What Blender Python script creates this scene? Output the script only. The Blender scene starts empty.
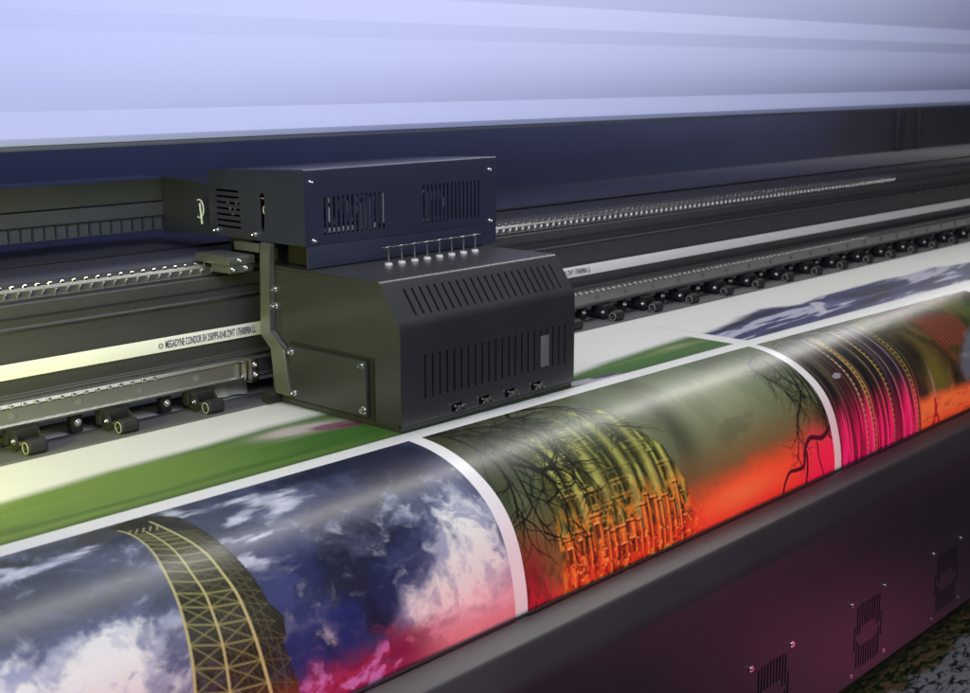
import bpy, bmesh, math, random
import numpy as np
from mathutils import Vector, Matrix

S = bpy.context.scene
COL = S.collection
CZ = 1.4            # camera height above the floor of the hall; printing bed lies at 0.9 m
BED = CZ - 0.5
rng = np.random.default_rng(7)
random.seed(7)
R = math.radians

# ---------------------------------------------------------------- materials
def mat(name, color=(.5, .5, .5), rough=.5, metal=0., spec=.5, bump=0., bscale=200., var=0., vscale=8., coat=0., coat_rough=.2,
        stretch=None, tint=None, rvar=.08):
    m = bpy.data.materials.new(name); m.use_nodes = True
    nt = m.node_tree; b = nt.nodes['Principled BSDF']
    b.inputs['Base Color'].default_value = (*color, 1)
    b.inputs['Roughness'].default_value = rough
    b.inputs['Metallic'].default_value = metal
    b.inputs['Specular IOR Level'].default_value = spec
    b.inputs['Coat Weight'].default_value = coat
    b.inputs['Coat Roughness'].default_value = coat_rough
    tc = nt.nodes.new('ShaderNodeTexCoord')
    mp = nt.nodes.new('ShaderNodeMapping'); nt.links.new(tc.outputs['Object'], mp.inputs['Vector'])
    if stretch: mp.inputs['Scale'].default_value = stretch
    n = nt.nodes.new('ShaderNodeTexNoise'); n.inputs['Scale'].default_value = vscale; n.inputs['Detail'].default_value = 6
    nt.links.new(mp.outputs[0], n.inputs['Vector'])
    if var:
        mx = nt.nodes.new('ShaderNodeMix'); mx.data_type = 'RGBA'
        c2 = tint or tuple(min(1, c * (1 + var)) for c in color)
        c1 = color if tint else tuple(c * (1 - var) for c in color)
        mx.inputs[6].default_value = (*c1, 1); mx.inputs[7].default_value = (*c2, 1)
        nt.links.new(n.outputs['Fac'], mx.inputs[0]); nt.links.new(mx.outputs[2], b.inputs['Base Color'])
    mr = nt.nodes.new('ShaderNodeMapRange')
    mr.inputs[3].default_value = max(0, rough - rvar); mr.inputs[4].default_value = min(1, rough + rvar)
    nt.links.new(n.outputs['Fac'], mr.inputs[0]); nt.links.new(mr.outputs[0], b.inputs['Roughness'])
    if bump:
        n2 = nt.nodes.new('ShaderNodeTexNoise'); n2.inputs['Scale'].default_value = bscale; n2.inputs['Detail'].default_value = 3
        nt.links.new(mp.outputs[0], n2.inputs['Vector'])
        bp = nt.nodes.new('ShaderNodeBump'); bp.inputs['Strength'].default_value = bump; bp.inputs['Distance'].default_value = .0008
        nt.links.new(n2.outputs['Fac'], bp.inputs['Height']); nt.links.new(bp.outputs[0], b.inputs['Normal'])
    return m

M = dict(
    cover=mat('black powder coat', (.027, .028, .031), .45, spec=.5, bump=.2, bscale=900, var=.25, vscale=5, coat=.5, coat_rough=.2, rvar=.16),
    box=mat('black sheet metal', (.028, .032, .060), .42, spec=.5, bump=.15, bscale=900, var=.2, vscale=6, coat=.6, coat_rough=.18),
    bumper=mat('grey black moulding', (.015, .016, .021), .45, spec=.5, bump=.2, bscale=700, var=.3, vscale=4, coat=.35, coat_rough=.4),
    beam=mat('anodised beam', (.074, .075, .078), .45, metal=.35, spec=.5, bump=.15, bscale=500, var=.2, vscale=6, stretch=(.2, 1, 1)),
    wall=mat('dark back panel', (.085, .088, .110), .5, spec=.5, var=.15, vscale=3),
    hood=mat('pale lid paint', (.42, .46, .71), .6, spec=.35, bump=.1, bscale=600, var=.04, vscale=1.5, stretch=(.5, 1, 1)),
    steel=mat('satin steel', (.36, .36, .36), .3, metal=1., var=.15, vscale=30),
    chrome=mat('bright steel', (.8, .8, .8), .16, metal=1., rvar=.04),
    rail=mat('ground rail steel', (.30, .305, .29), .32, metal=.8, var=.2, vscale=20, stretch=(.1, 1, 1)),
    belt=mat('white timing belt', (.80, .80, .78), .5, spec=.4, var=.05, vscale=20, stretch=(.1, 1, 1)),
    rubber=mat('black rubber', (.013, .013, .014), .6, spec=.4, var=.2, vscale=60),
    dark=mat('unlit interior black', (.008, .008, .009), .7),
    ink=mat('printed ink', (.07, .07, .065), .7),
    plate=mat('bed steel strip', (.13, .13, .135), .45, metal=.3, var=.12, vscale=12, stretch=(.2, 1, 1)),
    chain=mat('grey cable chain', (.085, .095, .125), .5, var=.15, vscale=20),
    paper=mat('white vinyl', (.76, .76, .74), .36, spec=.45, bump=.06, bscale=900, coat=.24, coat_rough=.28),
    white=mat('white plastic', (.7, .7, .7), .4, var=.1, vscale=40),
    lgrey=mat('grey plastic', (.16, .16, .17), .5, var=.1, vscale=40),
    ring=mat('worn hub plastic', (.34, .34, .34), .45, var=.2, vscale=80),
    red=mat('red wire', (.4, .06, .06), .4), pink=mat('pink tube', (.6, .2, .3), .4),
    pale=mat('pale folded film', (.55, .54, .46), .4, var=.15, vscale=20),
)

# ---------------------------------------------------------------- object helpers
def props(o, label=None, cat=None, group=None, kind=None):
    for k, v in (('label', label), ('category', cat), ('group', group), ('kind', kind)):
        if v: o[k] = v
    return o

def thing(name, label, cat, loc=(0, 0, 0), group=None):
    o = bpy.data.objects.new(name, None); COL.objects.link(o); o.location = loc
    o.empty_display_size = .02
    return props(o, label, cat, group)

def link(name, me, m, parent=None, label=None):
    o = bpy.data.objects.new(name, me); COL.objects.link(o)
    if m is not None:
        me.materials.clear(); me.materials.append(m)
    if parent is not None:
        o.parent = parent; o.matrix_parent_inverse = Matrix()
    if label: o['label'] = label
    return o

def smooth(me, ang=35):
    for p in me.polygons: p.use_smooth = True
    try: me.set_sharp_from_angle(angle=R(ang))
    except Exception: pass

def from_bm(bm, name='m', sm=35):
    me = bpy.data.meshes.new(name); bmesh.ops.recalc_face_normals(bm, faces=bm.faces); bm.to_mesh(me); bm.free()
    if sm: smooth(me, sm)
    return me

def ob(name, bm, m, parent=None, label=None, sm=35):
    """world coordinates relative to the parent's location"""
    return link(name, from_bm(bm, name, sm), M[m] if isinstance(m, str) else m, parent, label)

def box(bm, x0, x1, y0, y1, z0, z1, bev=0, seg=2):
    r = bmesh.ops.create_cube(bm, size=1)
    for v in r['verts']:
        v.co = Vector(((x0 + x1) / 2 + v.co.x * (x1 - x0), (y0 + y1) / 2 + v.co.y * (y1 - y0), (z0 + z1) / 2 + v.co.z * (z1 - z0)))
    if bev:
        es = {e for v in r['verts'] for e in v.link_edges}
        bmesh.ops.bevel(bm, geom=list(es), offset=bev, segments=seg, affect='EDGES', profile=.6)
    return bm

def cyl(bm, a, b, r0, r1=None, n=16, cap=True):
    a, b = Vector(a), Vector(b); d = b - a
    q = d.to_track_quat('Z', 'Y').to_matrix().to_4x4()
    bmesh.ops.create_cone(bm, cap_ends=cap, segments=n, radius1=r0, radius2=r0 if r1 is None else r1, depth=d.length,
                          matrix=Matrix.Translation((a + b) / 2) @ q)
    return bm

def prism(bm, poly, x0, x1, closed=True):
    """poly of (y, z) extruded along X"""
    va = [bm.verts.new((x0, y, z)) for y, z in poly]; vb = [bm.verts.new((x1, y, z)) for y, z in poly]
    n = len(poly)
    for i in range(n if closed else n - 1):
        j = (i + 1) % n; bm.faces.new((va[i], va[j], vb[j], vb[i]))
    if closed: bm.faces.new(va[::-1]); bm.faces.new(vb)
    return bm

def torus_arc(bm, pts, r, n=8):
    for a, b in zip(pts[:-1], pts[1:]): cyl(bm, a, b, r, n=n)
    return bm

def rounded(poly, radii, seg=6):
    out = []; n = len(poly)
    for i, (p, r) in enumerate(zip(poly, radii)):
        p = Vector(p); a = Vector(poly[i - 1]); b = Vector(poly[(i + 1) % n])
        if r <= 0: out.append(tuple(p)); continue
        u = (a - p).normalized(); w = (b - p).normalized()
        th = u.angle(w); t = r / math.tan(th / 2)
        s = p + u * t; e = p + w * t
        c = p + (u + w).normalized() * (r / math.sin(th / 2))
        a0 = math.atan2(s.y - c.y, s.x - c.x); a1 = math.atan2(e.y - c.y, e.x - c.x)
        d = (a1 - a0 + math.pi) % (2 * math.pi) - math.pi
        for k in range(seg + 1):
            a_ = a0 + d * k / seg; out.append((c.x + r * math.cos(a_), c.y + r * math.sin(a_)))
    return out

def cut(me, cutter_bm, name='c'):
    """carve real openings into a mesh; the cutter is thrown away afterwards"""
    o = bpy.data.objects.new('tmp', me); COL.objects.link(o)
    cme = from_bm(cutter_bm, 'cut', 0); c = bpy.data.objects.new('cut', cme); COL.objects.link(c)
    md = o.modifiers.new('b', 'BOOLEAN'); md.operation = 'DIFFERENCE'; md.object = c; md.solver = 'EXACT'
    dg = bpy.context.evaluated_depsgraph_get(); dg.update()
    new = bpy.data.meshes.new_from_object(o.evaluated_get(dg))
    bpy.data.objects.remove(o); bpy.data.objects.remove(c)
    smooth(new, 30)
    return new

def copy_tree(o, parent=None):
    c = o.copy(); COL.objects.link(c)
    if parent is not None: c.parent = parent
    for ch in list(o.children): copy_tree(ch, c)
    return c

Z = lambda r: CZ + r     # heights were measured from the camera's level

# ---------------------------------------------------------------- shared screw meshes (heads face -Y or -X)
def screw_mesh(axis, r=.0035, h=.003):
    bm = bmesh.new(); d = Vector(axis)
    cyl(bm, (0, 0, 0), d * h, r, r * .9, n=14)
    cyl(bm, d * h, d * (h + .0012), r * .62, r * .2, n=14)
    cyl(bm, (0, 0, 0), d * .0006, r * 1.5, n=14)
    return from_bm(bm, 'screw', 30)
SC_F = screw_mesh((0, -1, 0)); SC_L = screw_mesh((-1, 0, 0)); SC_L2 = screw_mesh((-1, 0, 0), .004, .006)
SC_U = screw_mesh((0, 0, 1), .003, .002)
def screw(me, loc, parent, name='screw'):
    o = link(name, me, M['chrome'], parent); o.location = loc; return o

# ================================================================= printed banner
prof = [(1.275, 0), (1.235, -.002), (1.20, -.0075), (1.165, -.0185), (1.135, -.034), (1.108, -.054), (1.087, -.078),
        (1.072, -.106), (1.062, -.137), (1.055, -.17), (1.052, -.205), (1.052, -.27), (1.055, -.40)]
P = [np.array(p) for p in prof]
Q = []
for i in range(len(P) - 1):
    p0 = P[i - 1] if i else P[0] + np.array([.04, 0]); p1 = P[i]; p2 = P[i + 1]; p3 = P[min(i + 2, len(P) - 1)]
    for k in range(10):
        t = k / 10
        Q.append(.5 * (2 * p1 + (-p0 + p2) * t + (2 * p0 - 5 * p1 + 4 * p2 - p3) * t * t + (-p0 + 3 * p1 - 3 * p2 + p3) * t ** 3))
Q.append(P[-1]); Q = np.array(Q)
L = np.r_[0, np.cumsum(np.hypot(*np.diff(Q, axis=0).T))]
def sheet_yz(v, lift=0.):
    """banner surface: v < 0 flat on the bed behind the bend, v > 0 arc length over the bend"""
    v = np.asarray(v, float)
    y = np.where(v < 0, 1.275 - v, np.interp(v, L, Q[:, 0])); z = np.where(v < 0, 0, np.interp(v, L, Q[:, 1]))
    e = 1e-3
    y2 = np.where(v + e < 0, 1.275 - v - e, np.interp(v + e, L, Q[:, 0])); z2 = np.where(v + e < 0, 0, np.interp(v + e, L, Q[:, 1]))
    dy, dz = y2 - y, z2 - z; n = np.hypot(dy, dz) + 1e-12
    return y + dz / n * lift * 1.0, z - dy / n * lift + BED
def grid_mesh(name, x, v, lift=0., colors=None):
    """x: (ny, nx) positions along the bed, v: (ny, nx) arc lengths"""
    ny, nx = x.shape
    y, z = sheet_yz(v, lift)
    co = np.stack([x, y, z], -1).reshape(-1, 3).astype(np.float32)
    i = np.arange(ny * nx).reshape(ny, nx)
    f = np.stack([i[:-1, :-1], i[1:, :-1], i[1:, 1:], i[:-1, 1:]], -1).reshape(-1, 4).astype(np.int32)
    me = bpy.data.meshes.new(name)
    me.vertices.add(len(co)); me.vertices.foreach_set('co', co.ravel())
    me.loops.add(f.size); me.loops.foreach_set('vertex_index', f.ravel())
    me.polygons.add(len(f)); me.polygons.foreach_set('loop_start', np.arange(0, f.size, 4, dtype=np.int32))
    me.update(calc_edges=True); me.validate()
    me.polygons.foreach_set('use_smooth', np.ones(len(f), bool))
    if colors is not None:
        a = me.color_attributes.new('ink', 'FLOAT_COLOR', 'POINT')
        c = np.ones((ny * nx, 4), np.float32); c[:, :3] = colors.reshape(-1, 3)
        a.data.foreach_set('color', c.ravel())
    return me

banner = thing('printed_banner', 'glossy white banner sheet printed with photo panels, bending over the bed edge',
               'banner', (0, 0, 0))
xs = np.linspace(-.6, 6.0, 160); vs = np.r_[np.linspace(-.42, 0, 12), np.linspace(0, .53, 90)[1:]]
XX, VV = np.meshgrid(xs, vs)
link('vinyl_sheet', grid_mesh('vinyl_sheet', XX, VV), M['paper'], banner)

# ---- printed pictures are ink patterns, a red light wash included, stored on the sheet's own surface
def s2l(c):
    c = np.asarray(c, np.float32) / 255.
    return np.where(c <= .04045, c / 12.92, ((c + .055) / 1.055) ** 2.4).astype(np.float32)
def C3(*c): return s2l(c)
def sstep(a, b, x):
    t = np.clip((x - a) / (b - a), 0, 1); return t * t * (3 - 2 * t)
def vnoise(u, w, seed):
    r = np.random.default_rng(seed).random((257, 257)).astype(np.float32)
    iu = np.floor(u).astype(int); iw = np.floor(w).astype(int); fu = u - iu; fw = w - iw
    fu = fu * fu * (3 - 2 * fu); fw = fw * fw * (3 - 2 * fw)
    g = lambda a, b: r[(iu + a) % 257, (iw + b) % 257]
    return (g(0, 0) * (1 - fu) + g(1, 0) * fu) * (1 - fw) + (g(0, 1) * (1 - fu) + g(1, 1) * fu) * fw
def fbm(u, w, seed, oct=6, gain=.52):
    s = 0; a = 1; t = 0
    for k in range(oct):
        s = s + a * vnoise(u * 2 ** k + 13.7 * k, w * 2 ** k + 7.3 * k, seed + k); t += a; a *= gain
    return s / t
class Canvas:
    def __init__(self, x0, x1, v1, lo, hi, ppx, ppv):
        """panel between x0 and x1; its near edge follows lo(x), its far edge hi(x)"""
        nx = int((x1 - x0) * ppx); nv = int(v1 * ppv)
        x = np.linspace(x0, x1, nx); t = np.linspace(0, 1, nv)
        self.X = np.tile(x, (nv, 1)); self.V = lo(x)[None] * (1 - t[:, None]) + hi(x)[None] * t[:, None]
        self.c = np.zeros((nv, nx, 3), np.float32)
    def mix(self, col, a):
        a = np.clip(a, 0, 1)[..., None]; self.c = self.c * (1 - a) + np.asarray(col, np.float32) * a
    def win(self, xa, xb, va, vb):
        j0 = np.searchsorted(self.X[0], xa); j1 = np.searchsorted(self.X[0], xb)
        vm = self.V[:, len(self.X[0]) // 2]; i0 = max(0, np.searchsorted(vm, va - .03)); i1 = np.searchsorted(vm, vb + .03)
        return slice(i0, max(i1, i0 + 1)), slice(max(0, j0), max(j1, j0 + 1))
    def stroke(self, pts, w0, w1, col, op=1., soft=.0007):
        n = len(pts) - 1
        for k in range(n):
            (xa, va), (xb, vb) = pts[k], pts[k + 1]
            wa = w0 + (w1 - w0) * k / n; wb = w0 + (w1 - w0) * (k + 1) / n; m = max(wa, wb) + soft * 2
            sl = self.win(min(xa, xb) - m, max(xa, xb) + m, min(va, vb) - m, max(va, vb) + m)
            X = self.X[sl]; V = self.V[sl]
            if X.size == 0: continue
            dx, dv = xb - xa, vb - va; q = dx * dx + dv * dv + 1e-12
            t = np.clip(((X - xa) * dx + (V - va) * dv) / q, 0, 1)
            d = np.hypot(X - xa - t * dx, V - va - t * dv); w = wa + (wb - wa) * t
            a = (np.clip((w + soft - d) / (2 * soft), 0, 1) * op)[..., None]
            self.c[sl] = self.c[sl] * (1 - a) + np.asarray(col, np.float32) * a
    def poly(self, pts):
        X, V = self.X, self.V; ins = np.zeros(X.shape, bool); n = len(pts)
        for i in range(n):
            (xa, va), (xb, vb) = pts[i], pts[(i + 1) % n]
            if va == vb: continue
            c = ((va > V) != (vb > V)) & (X < (xb - xa) * (V - va) / (vb - va) + xa); ins ^= c
        return ins.astype(np.float32)
    def rect(self, xa, xb, va, vb, col, op=1., soft=.0008):
        X, V = self.X, self.V
        a = sstep(xa - soft, xa + soft, X) * sstep(xb + soft, xb - soft, X) * sstep(va - soft, va + soft, V) * sstep(vb + soft, vb - soft, V)
        self.mix(col, a * op)
    def blob(self, x, v, rx, rv, ang=0):
        dx = self.X - x; dv = self.V - v; c, s = math.cos(ang), math.sin(ang)
        return np.exp(-(((dx * c + dv * s) / rx) ** 2 + ((-dx * s + dv * c) / rv) ** 2))
def soften(m, k):
    for ax in (0, 1):
        for _ in range(2):
            c = np.cumsum(np.concatenate([np.repeat(np.take(m, [0], ax), k, ax), m, np.repeat(np.take(m, [-1], ax), k + 1, ax)], ax), axis=ax)
            n = m.shape[ax]
            m = (np.take(c, np.arange(2 * k + 1, 2 * k + 1 + n) - 1 + 0, ax) - np.take(c, np.arange(0, n), ax)) / (2 * k)
    return m.astype(np.float32)
def spline(pts, n=8):
    out = []; p = [np.array(q) for q in pts]
    for i in range(len(p) - 1):
        p0 = p[i - 1] if i else 2 * p[0] - p[1]; p3 = p[i + 2] if i + 2 < len(p) else 2 * p[-1] - p[-2]
        for k in range(n):
            t = k / n; out.append(tuple(.5 * (2 * p[i] + (-p0 + p[i + 1]) * t + (2 * p0 - 5 * p[i] + 4 * p[i + 1] - p3) * t * t + (-p0 + 3 * p[i] - 3 * p[i + 1] + p3) * t ** 3)))
    out.append(tuple(p[-1])); return out
def branch(cv, rnd, x, v, ang, ln, w, col, depth, curl=.35, op=1.):
    pts = [(x, v)]; a = ang
    for k in range(7):
        a += rnd.gauss(0, curl); x += math.cos(a) * ln / 7; v += math.sin(a) * ln / 7; pts.append((x, v))
    cv.stroke(pts, w, w * .45, col, op)
    if depth:
        for k in (2, 3, 5, 6):
            if rnd.random() < .85:
                branch(cv, rnd, pts[k][0], pts[k][1], ang + rnd.choice((-1, 1)) * rnd.uniform(.35, 1.1), ln * rnd.uniform(.45, .7), w * .5, col, depth - 1, curl, op)

inkmat = bpy.data.materials.new('printed ink on gloss vinyl'); inkmat.use_nodes = True
_nt = inkmat.node_tree; _b = _nt.nodes['Principled BSDF']
_a = _nt.nodes.new('ShaderNodeVertexColor'); _a.layer_name = 'ink'
_nt.links.new(_a.outputs['Color'], _b.inputs['Base Color'])
_b.inputs['Roughness'].default_value = .36; _b.inputs['Specular IOR Level'].default_value = .45; _b.inputs['Coat Weight'].default_value = .24; _b.inputs['Coat Roughness'].default_value = .28
_tc = _nt.nodes.new('ShaderNodeTexCoord')
_n = _nt.nodes.new('ShaderNodeTexNoise'); _n.inputs['Scale'].default_value = 14; _nt.links.new(_tc.outputs['Object'], _n.inputs['Vector'])
_bp = _nt.nodes.new('ShaderNodeBump'); _bp.inputs['Strength'].default_value = .08; _bp.inputs['Distance'].default_value = .002
_nt.links.new(_n.outputs['Fac'], _bp.inputs['Height']); _nt.links.new(_bp.outputs[0], _b.inputs['Normal'])
_nt.links.new(_bp.outputs[0], _b.inputs['Coat Normal'])

edge_front = lambda x: np.interp(x, [-.2, .61, 1.2, 2.04, 3.02, 4.2], [.022, .023, .025, .034, .066, .12])
edge_back = lambda x: np.interp(x, [-.2, .62, 1.2, 2.12, 3.14, 4.4], [-.007, -.006, -.004, .006, .020, .035])
bottom = lambda x: np.full_like(x, .47)
def put(cv, label, lift=.0003):
    g = np.clip(cv.c, .004, .9)
    link('printed_picture', grid_mesh('printed_picture', cv.X, cv.V, lift, g), None, banner, label).data.materials.append(inkmat)

# ---------------- picture 1: sky and lattice tower
cv = Canvas(.335, 1.210, .45, edge_front, bottom, 1250, 1100)
X, V = cv.X, cv.V
wx = (fbm(X * 14, V * 14, 3, 5) - .5) * .45; wv = (fbm(X * 14 + 40, V * 14, 5, 5) - .5) * .45
bl = 1 - np.abs(2 * fbm(X * 22 + wx * 4, V * 26 + wv * 4, 17, 6) - 1) * 3.2
n1 = fbm(X * 17 + wx * 2.6, V * 24 + wv * 2.6, 11, 8, .62); n2 = fbm(X * 40 + wx * 3, V * 52 + wv * 3, 23, 7, .62)
cv.c[:] = C3(66, 72, 86)
cv.mix(C3(62, 64, 50), sstep(.12, .02, V) * sstep(.95, .6, X))
cv.mix(C3(50, 56, 90), sstep(.76, .95, X) * .8)
cv.mix(C3(28, 42, 98), (cv.blob(.93, .235, .10, .07) + cv.blob(.88, .26, .05, .06)) * 1.1)
cv.mix(C3(64, 72, 116), cv.blob(.60, .26, .10, .05) + cv.blob(.87, .2, .04, .05) * .6)
dk = cv.blob(1.02, .155, .07, .04, .3) + cv.blob(.95, .20, .05, .035) + cv.blob(1.16, .055, .10, .035) + cv.blob(1.12, .10, .06, .03) + cv.blob(.98, .27, .03, .04) * .8 + cv.blob(1.05, .04, .10, .018)
cv.mix(C3(14, 16, 26), sstep(.15, .8, dk * .95 + (n1 - .5) * 2.2 + (n2 - .5) * .5))
cv.mix(C3(24, 30, 62), sstep(.15, .5, dk + (n2 - .5) * 1.8) * .6)
cl = (cv.blob(.655, .195, .05, .035) + cv.blob(.60, .215, .05, .04) + cv.blob(.53, .20, .04, .03) + cv.blob(.62, .255, .08, .03) * .9 + cv.blob(.50, .26, .06, .03)
      + cv.blob(1.12, .235, .055, .05) * 1.1 + cv.blob(1.17, .19, .045, .04) * .9 + cv.blob(1.09, .28, .08, .03) + cv.blob(1.165, .27, .06, .04)
      + cv.blob(1.03, .275, .02, .03) * .5)
hi = (cv.blob(.93, .075, .07, .022) + cv.blob(.96, .08, .04, .02) * .6 + cv.blob(.88, .05, .07, .014) + cv.blob(.86, .11, .03, .03) * .8 + cv.blob(.93, .12, .035, .018) * .7
      + cv.blob(.60, .075, .06, .012) * .8 + cv.blob(.68, .06, .03, .012) * .7 + cv.blob(.56, .05, .05, .01) * .6 + cv.blob(1.14, .13, .04, .02) * .45 + cv.blob(.84, .16, .02, .03) * .6)
st = fbm(X * 16 + wx * 2, V * 60 + wv * 3, 31, 6)
hi = hi * (1 - np.clip(dk, 0, 1) * .9)
cv.mix(C3(122, 128, 146), sstep(.25, .85, hi * .8 + (st - .5) * 1.9 - dk * .5) * .9)
cv.mix(C3(205, 208, 216), sstep(.5, .95, hi * .75 + (st - .45) * 1.8 - dk * .5) * .85)
d = cl * .9 + (n1 - .5) * 1.7 - dk * .25
n4_ = fbm(X * 70 + wx * 4, V * 80 + wv * 4, 61, 6, .65)
cv.mix(C3(96, 104, 132), sstep(-.15, .6, d))
cv.mix(C3(168, 178, 188), sstep(.15, .95, d + (n2 - .5) * 1.3 + (n4_ - .5) * .5))
cv.mix(C3(230, 236, 224), sstep(.40, 1.25, d + (bl - .5) * .45 + (n4_ - .5) * .5) * .9)
cv.mix(C3(140, 148, 172), sstep(.5, -.1, bl) * sstep(.35, .8, d) * .5)
cv.mix(C3(150, 156, 190), sstep(.5, .62, n2) * sstep(.45, .8, d) * .35)
# red light wash along the lower edge, painted into the ink
rg = sstep(.27, .335, V + (n1 - .5) * .10 - .00 * X) * sstep(.76, .85, X)
cv.mix(C3(168, 26, 78), rg * sstep(1.16, 1.02, X) * .85 * sstep(.40, .62, 1 - d * .6))
cv.mix(C3(247, 172, 176), sstep(.255, .33, V + (n2 - .5) * .04) * sstep(1.0, 1.10, X) * .75)
vein = fbm(X * 30 + wx * 4, V * 44 + wv * 4, 47, 7, .6)
cv.mix(C3(110, 16, 60), rg * sstep(.50, .42, vein) * .75 * sstep(1.14, 1.0, X))
cv.mix(C3(205, 130, 200), rg * sstep(.55, .66, vein) * .8 * sstep(1.12, 1.0, X))
cv.mix(C3(238, 98, 120), sstep(.315, .345, V) * sstep(.95, 1.15, X) * .4)
# tower
TL = spline([(.738, .035), (.747, .058), (.748, .096), (.742, .13), (.736, .165), (.730, .194), (.725, .221), (.721, .247), (.717, .27), (.705, .36)], 6)
TM = spline([(.764, .061), (.768, .084), (.770, .106), (.769, .131), (.768, .151), (.768, .174), (.765, .2), (.763, .227), (.760, .259), (.758, .284), (.752, .37)], 6)
TR = spline([(.782, .042), (.787, .07), (.795, .102), (.800, .13), (.801, .159), (.803, .186), (.803, .212), (.804, .242), (.806, .273), (.809, .303), (.815, .37)], 6)
TE = [(.765, .024), (.792, .027), (.815, .052), (.825, .118), (.832, .169), (.835, .208), (.8475, .229), (.843, .248), (.8375, .253), (.842, .283), (.850, .33), (.858, .37)]
tow = cv.poly(TL + TE[::-1] + [(.735, .03)])
net = fbm(X * 60, V * 60, 71, 4)
cv.mix(C3(26, 25, 14), tow * (.98 - .35 * sstep(.22, .30, V) * sstep(.5, .62, net)))
mesh_ = np.maximum(np.abs(np.sin((X * 1.0 + V * .8) * 520)), np.abs(np.sin((X * 1.0 - V * .8) * 520)))
cv.mix(C3(88, 88, 56), tow * sstep(.95, .99, mesh_) * .28)
cv.mix(C3(78, 80, 52), tow * sstep(.5, .7, net) * .35 * sstep(.25, .1, V))
bar = C3(142, 142, 84); barw = C3(184, 180, 116); dim = C3(88, 86, 48)
at = lambda cu, v: (float(np.interp(v, [p[1] for p in cu], [p[0] for p in cu])), v)
lv = [.058, .066, .074, .084, .094, .106, .118, .132, .147, .163, .180, .200, .222, .246, .272, .30, .335]
for i, v in enumerate(lv):
    l = (at(TL, v)[0], v + .000); m_ = at(TM, v + .012); r_ = at(TR, v + .018)
    e = (float(np.interp(v, [p[1] for p in TE], [p[0] for p in TE])), v + .03)
    cv.stroke([l, m_, r_], .0009, .0010, bar, .95)
    cv.stroke([r_, e], .0007, .0007, dim, .8)
    if i + 1 < len(lv):
        w_ = lv[i + 1]; l2 = at(TL, w_); m2 = at(TM, w_ + .012); r2 = at(TR, w_ + .018)
        h = ((m_[0] + r_[0]) / 2, m_[1]); h2 = ((m2[0] + r2[0]) / 2, m2[1])
        for a_, b_ in ((l, m2), (m_, l2), (m_, r2), (r_, m2)):
            cv.stroke([a_, b_], .0007, .0007, dim if i < 9 else bar, .75)
        for k in range(5):
            f = (k + 1) / 6
            cv.stroke([(m_[0] * (1 - f) + r_[0] * f, m_[1]), (m2[0] * (1 - f) + r2[0] * f, m2[1])], .0004, .0004, dim, .6)
        for f in (.33, .66):
            cv.stroke([(r_[0] * (1 - f) + e[0] * f, r_[1] * (1 - f) + e[1] * f), (r2[0] * (1 - f) + e[0] * f, r2[1] + .012 * f)], .0006, .0006, dim, .8)
        cv.stroke([(l[0], l[1]), (r2[0], r2[1])], .0004, .0004, dim, .6); cv.stroke([(r_[0], r_[1]), (l2[0], l2[1])], .0004, .0004, dim, .6)
        e2 = (float(np.interp(w_, [p[1] for p in TE], [p[0] for p in TE])), w_ + .03)
        cv.stroke([r_, e2], .0006, .0006, dim, .7); cv.stroke([e, r2], .0006, .0006, dim, .7)
for cu, w in ((TL, .0014), (TM, .0013), (TR, .0017)):
    pp = [p for p in cu if p[1] > .04]; cv.stroke(pp, w * .7, w * 1.25, barw)
for k in range(5): cv.stroke([(.745 + k * .008, .056 + k * .002), (.752 + k * .008, .050 + k * .001)], .0006, .0006, barw)
cv.mix(C3(236, 120, 60), tow * sstep(.285, .36, V) * .45)  # same warm light wash painted over the foot of the tower
cv.mix(C3(120, 20, 60), sstep(.29, .36, V) * sstep(.78, .84, X) * tow * .5)
put(cv, 'printed cloudy sky with a bent iron lattice tower')

# ---------------- picture 2: misty green scene with castle
cv = Canvas(1.235, 2.085, .45, edge_front, bottom, 1100, 1000)
X, V = cv.X, cv.V
wx = fbm(X * 8, V * 8, 103, 4) - .5; wv = fbm(X * 8 + 40, V * 8, 105, 4) - .5
n1 = fbm(X * 10 + wx * 2, V * 10 + wv * 2, 111, 7); n2 = fbm(X * 40, V * 14, 123, 6); n3 = fbm(X * 70 + wx * 10, V * 70 + wv * 10, 131, 5)
cv.c[:] = C3(84, 96, 64)
cv.mix(C3(40, 50, 24), sstep(1.5, 1.26, X + V * .4) * .95)
cv.mix(C3(44, 50, 30), sstep(.09, .02, V) * sstep(1.8, 1.3, X) * .6)
cv.mix(C3(134, 142, 112), cv.blob(1.82, .14, .20, .08) * .85)
cv.mix(C3(112, 112, 74), cv.blob(1.82, .25, .18, .06) * .7)
cv.mix(C3(62, 66, 46), cv.blob(1.66, .17, .035, .10, .15) * .9)
cv.mix(C3(56, 74, 34), cv.blob(2.05, .10, .13, .05) * .95)
cv.mix(C3(92, 104, 74), sstep(.45, .75, n2) * .35)
cv.mix(C3(92, 96, 60), cv.blob(2.0, .2, .1, .05) * .4)
cv.mix(C3(60, 62, 40), sstep(.52, .36, n1) * .35)
glow = V + (n1 - .5) * .05 + (X - 1.66) * .01  # red-orange light wash towards the bottom, baked into the print colours
cv.mix(C3(120, 84, 40), sstep(.20, .29, glow) * .8)
cv.mix(C3(232, 82, 46), sstep(.255, .315, glow) * sstep(1.5, 1.68, X) * .95)
cv.mix(C3(232, 52, 48), sstep(.30, .36, glow) * .9)
cv.mix(C3(224, 30, 84), sstep(.24, .31, glow) * sstep(1.92, 2.05, X) * .9)
cv.mix(C3(242, 122, 66), cv.blob(1.78, .31, .10, .02) * .8)
cv.mix(C3(120, 24, 34), sstep(1.31, 1.25, X) * sstep(.22, .3, V) * .9)
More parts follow.
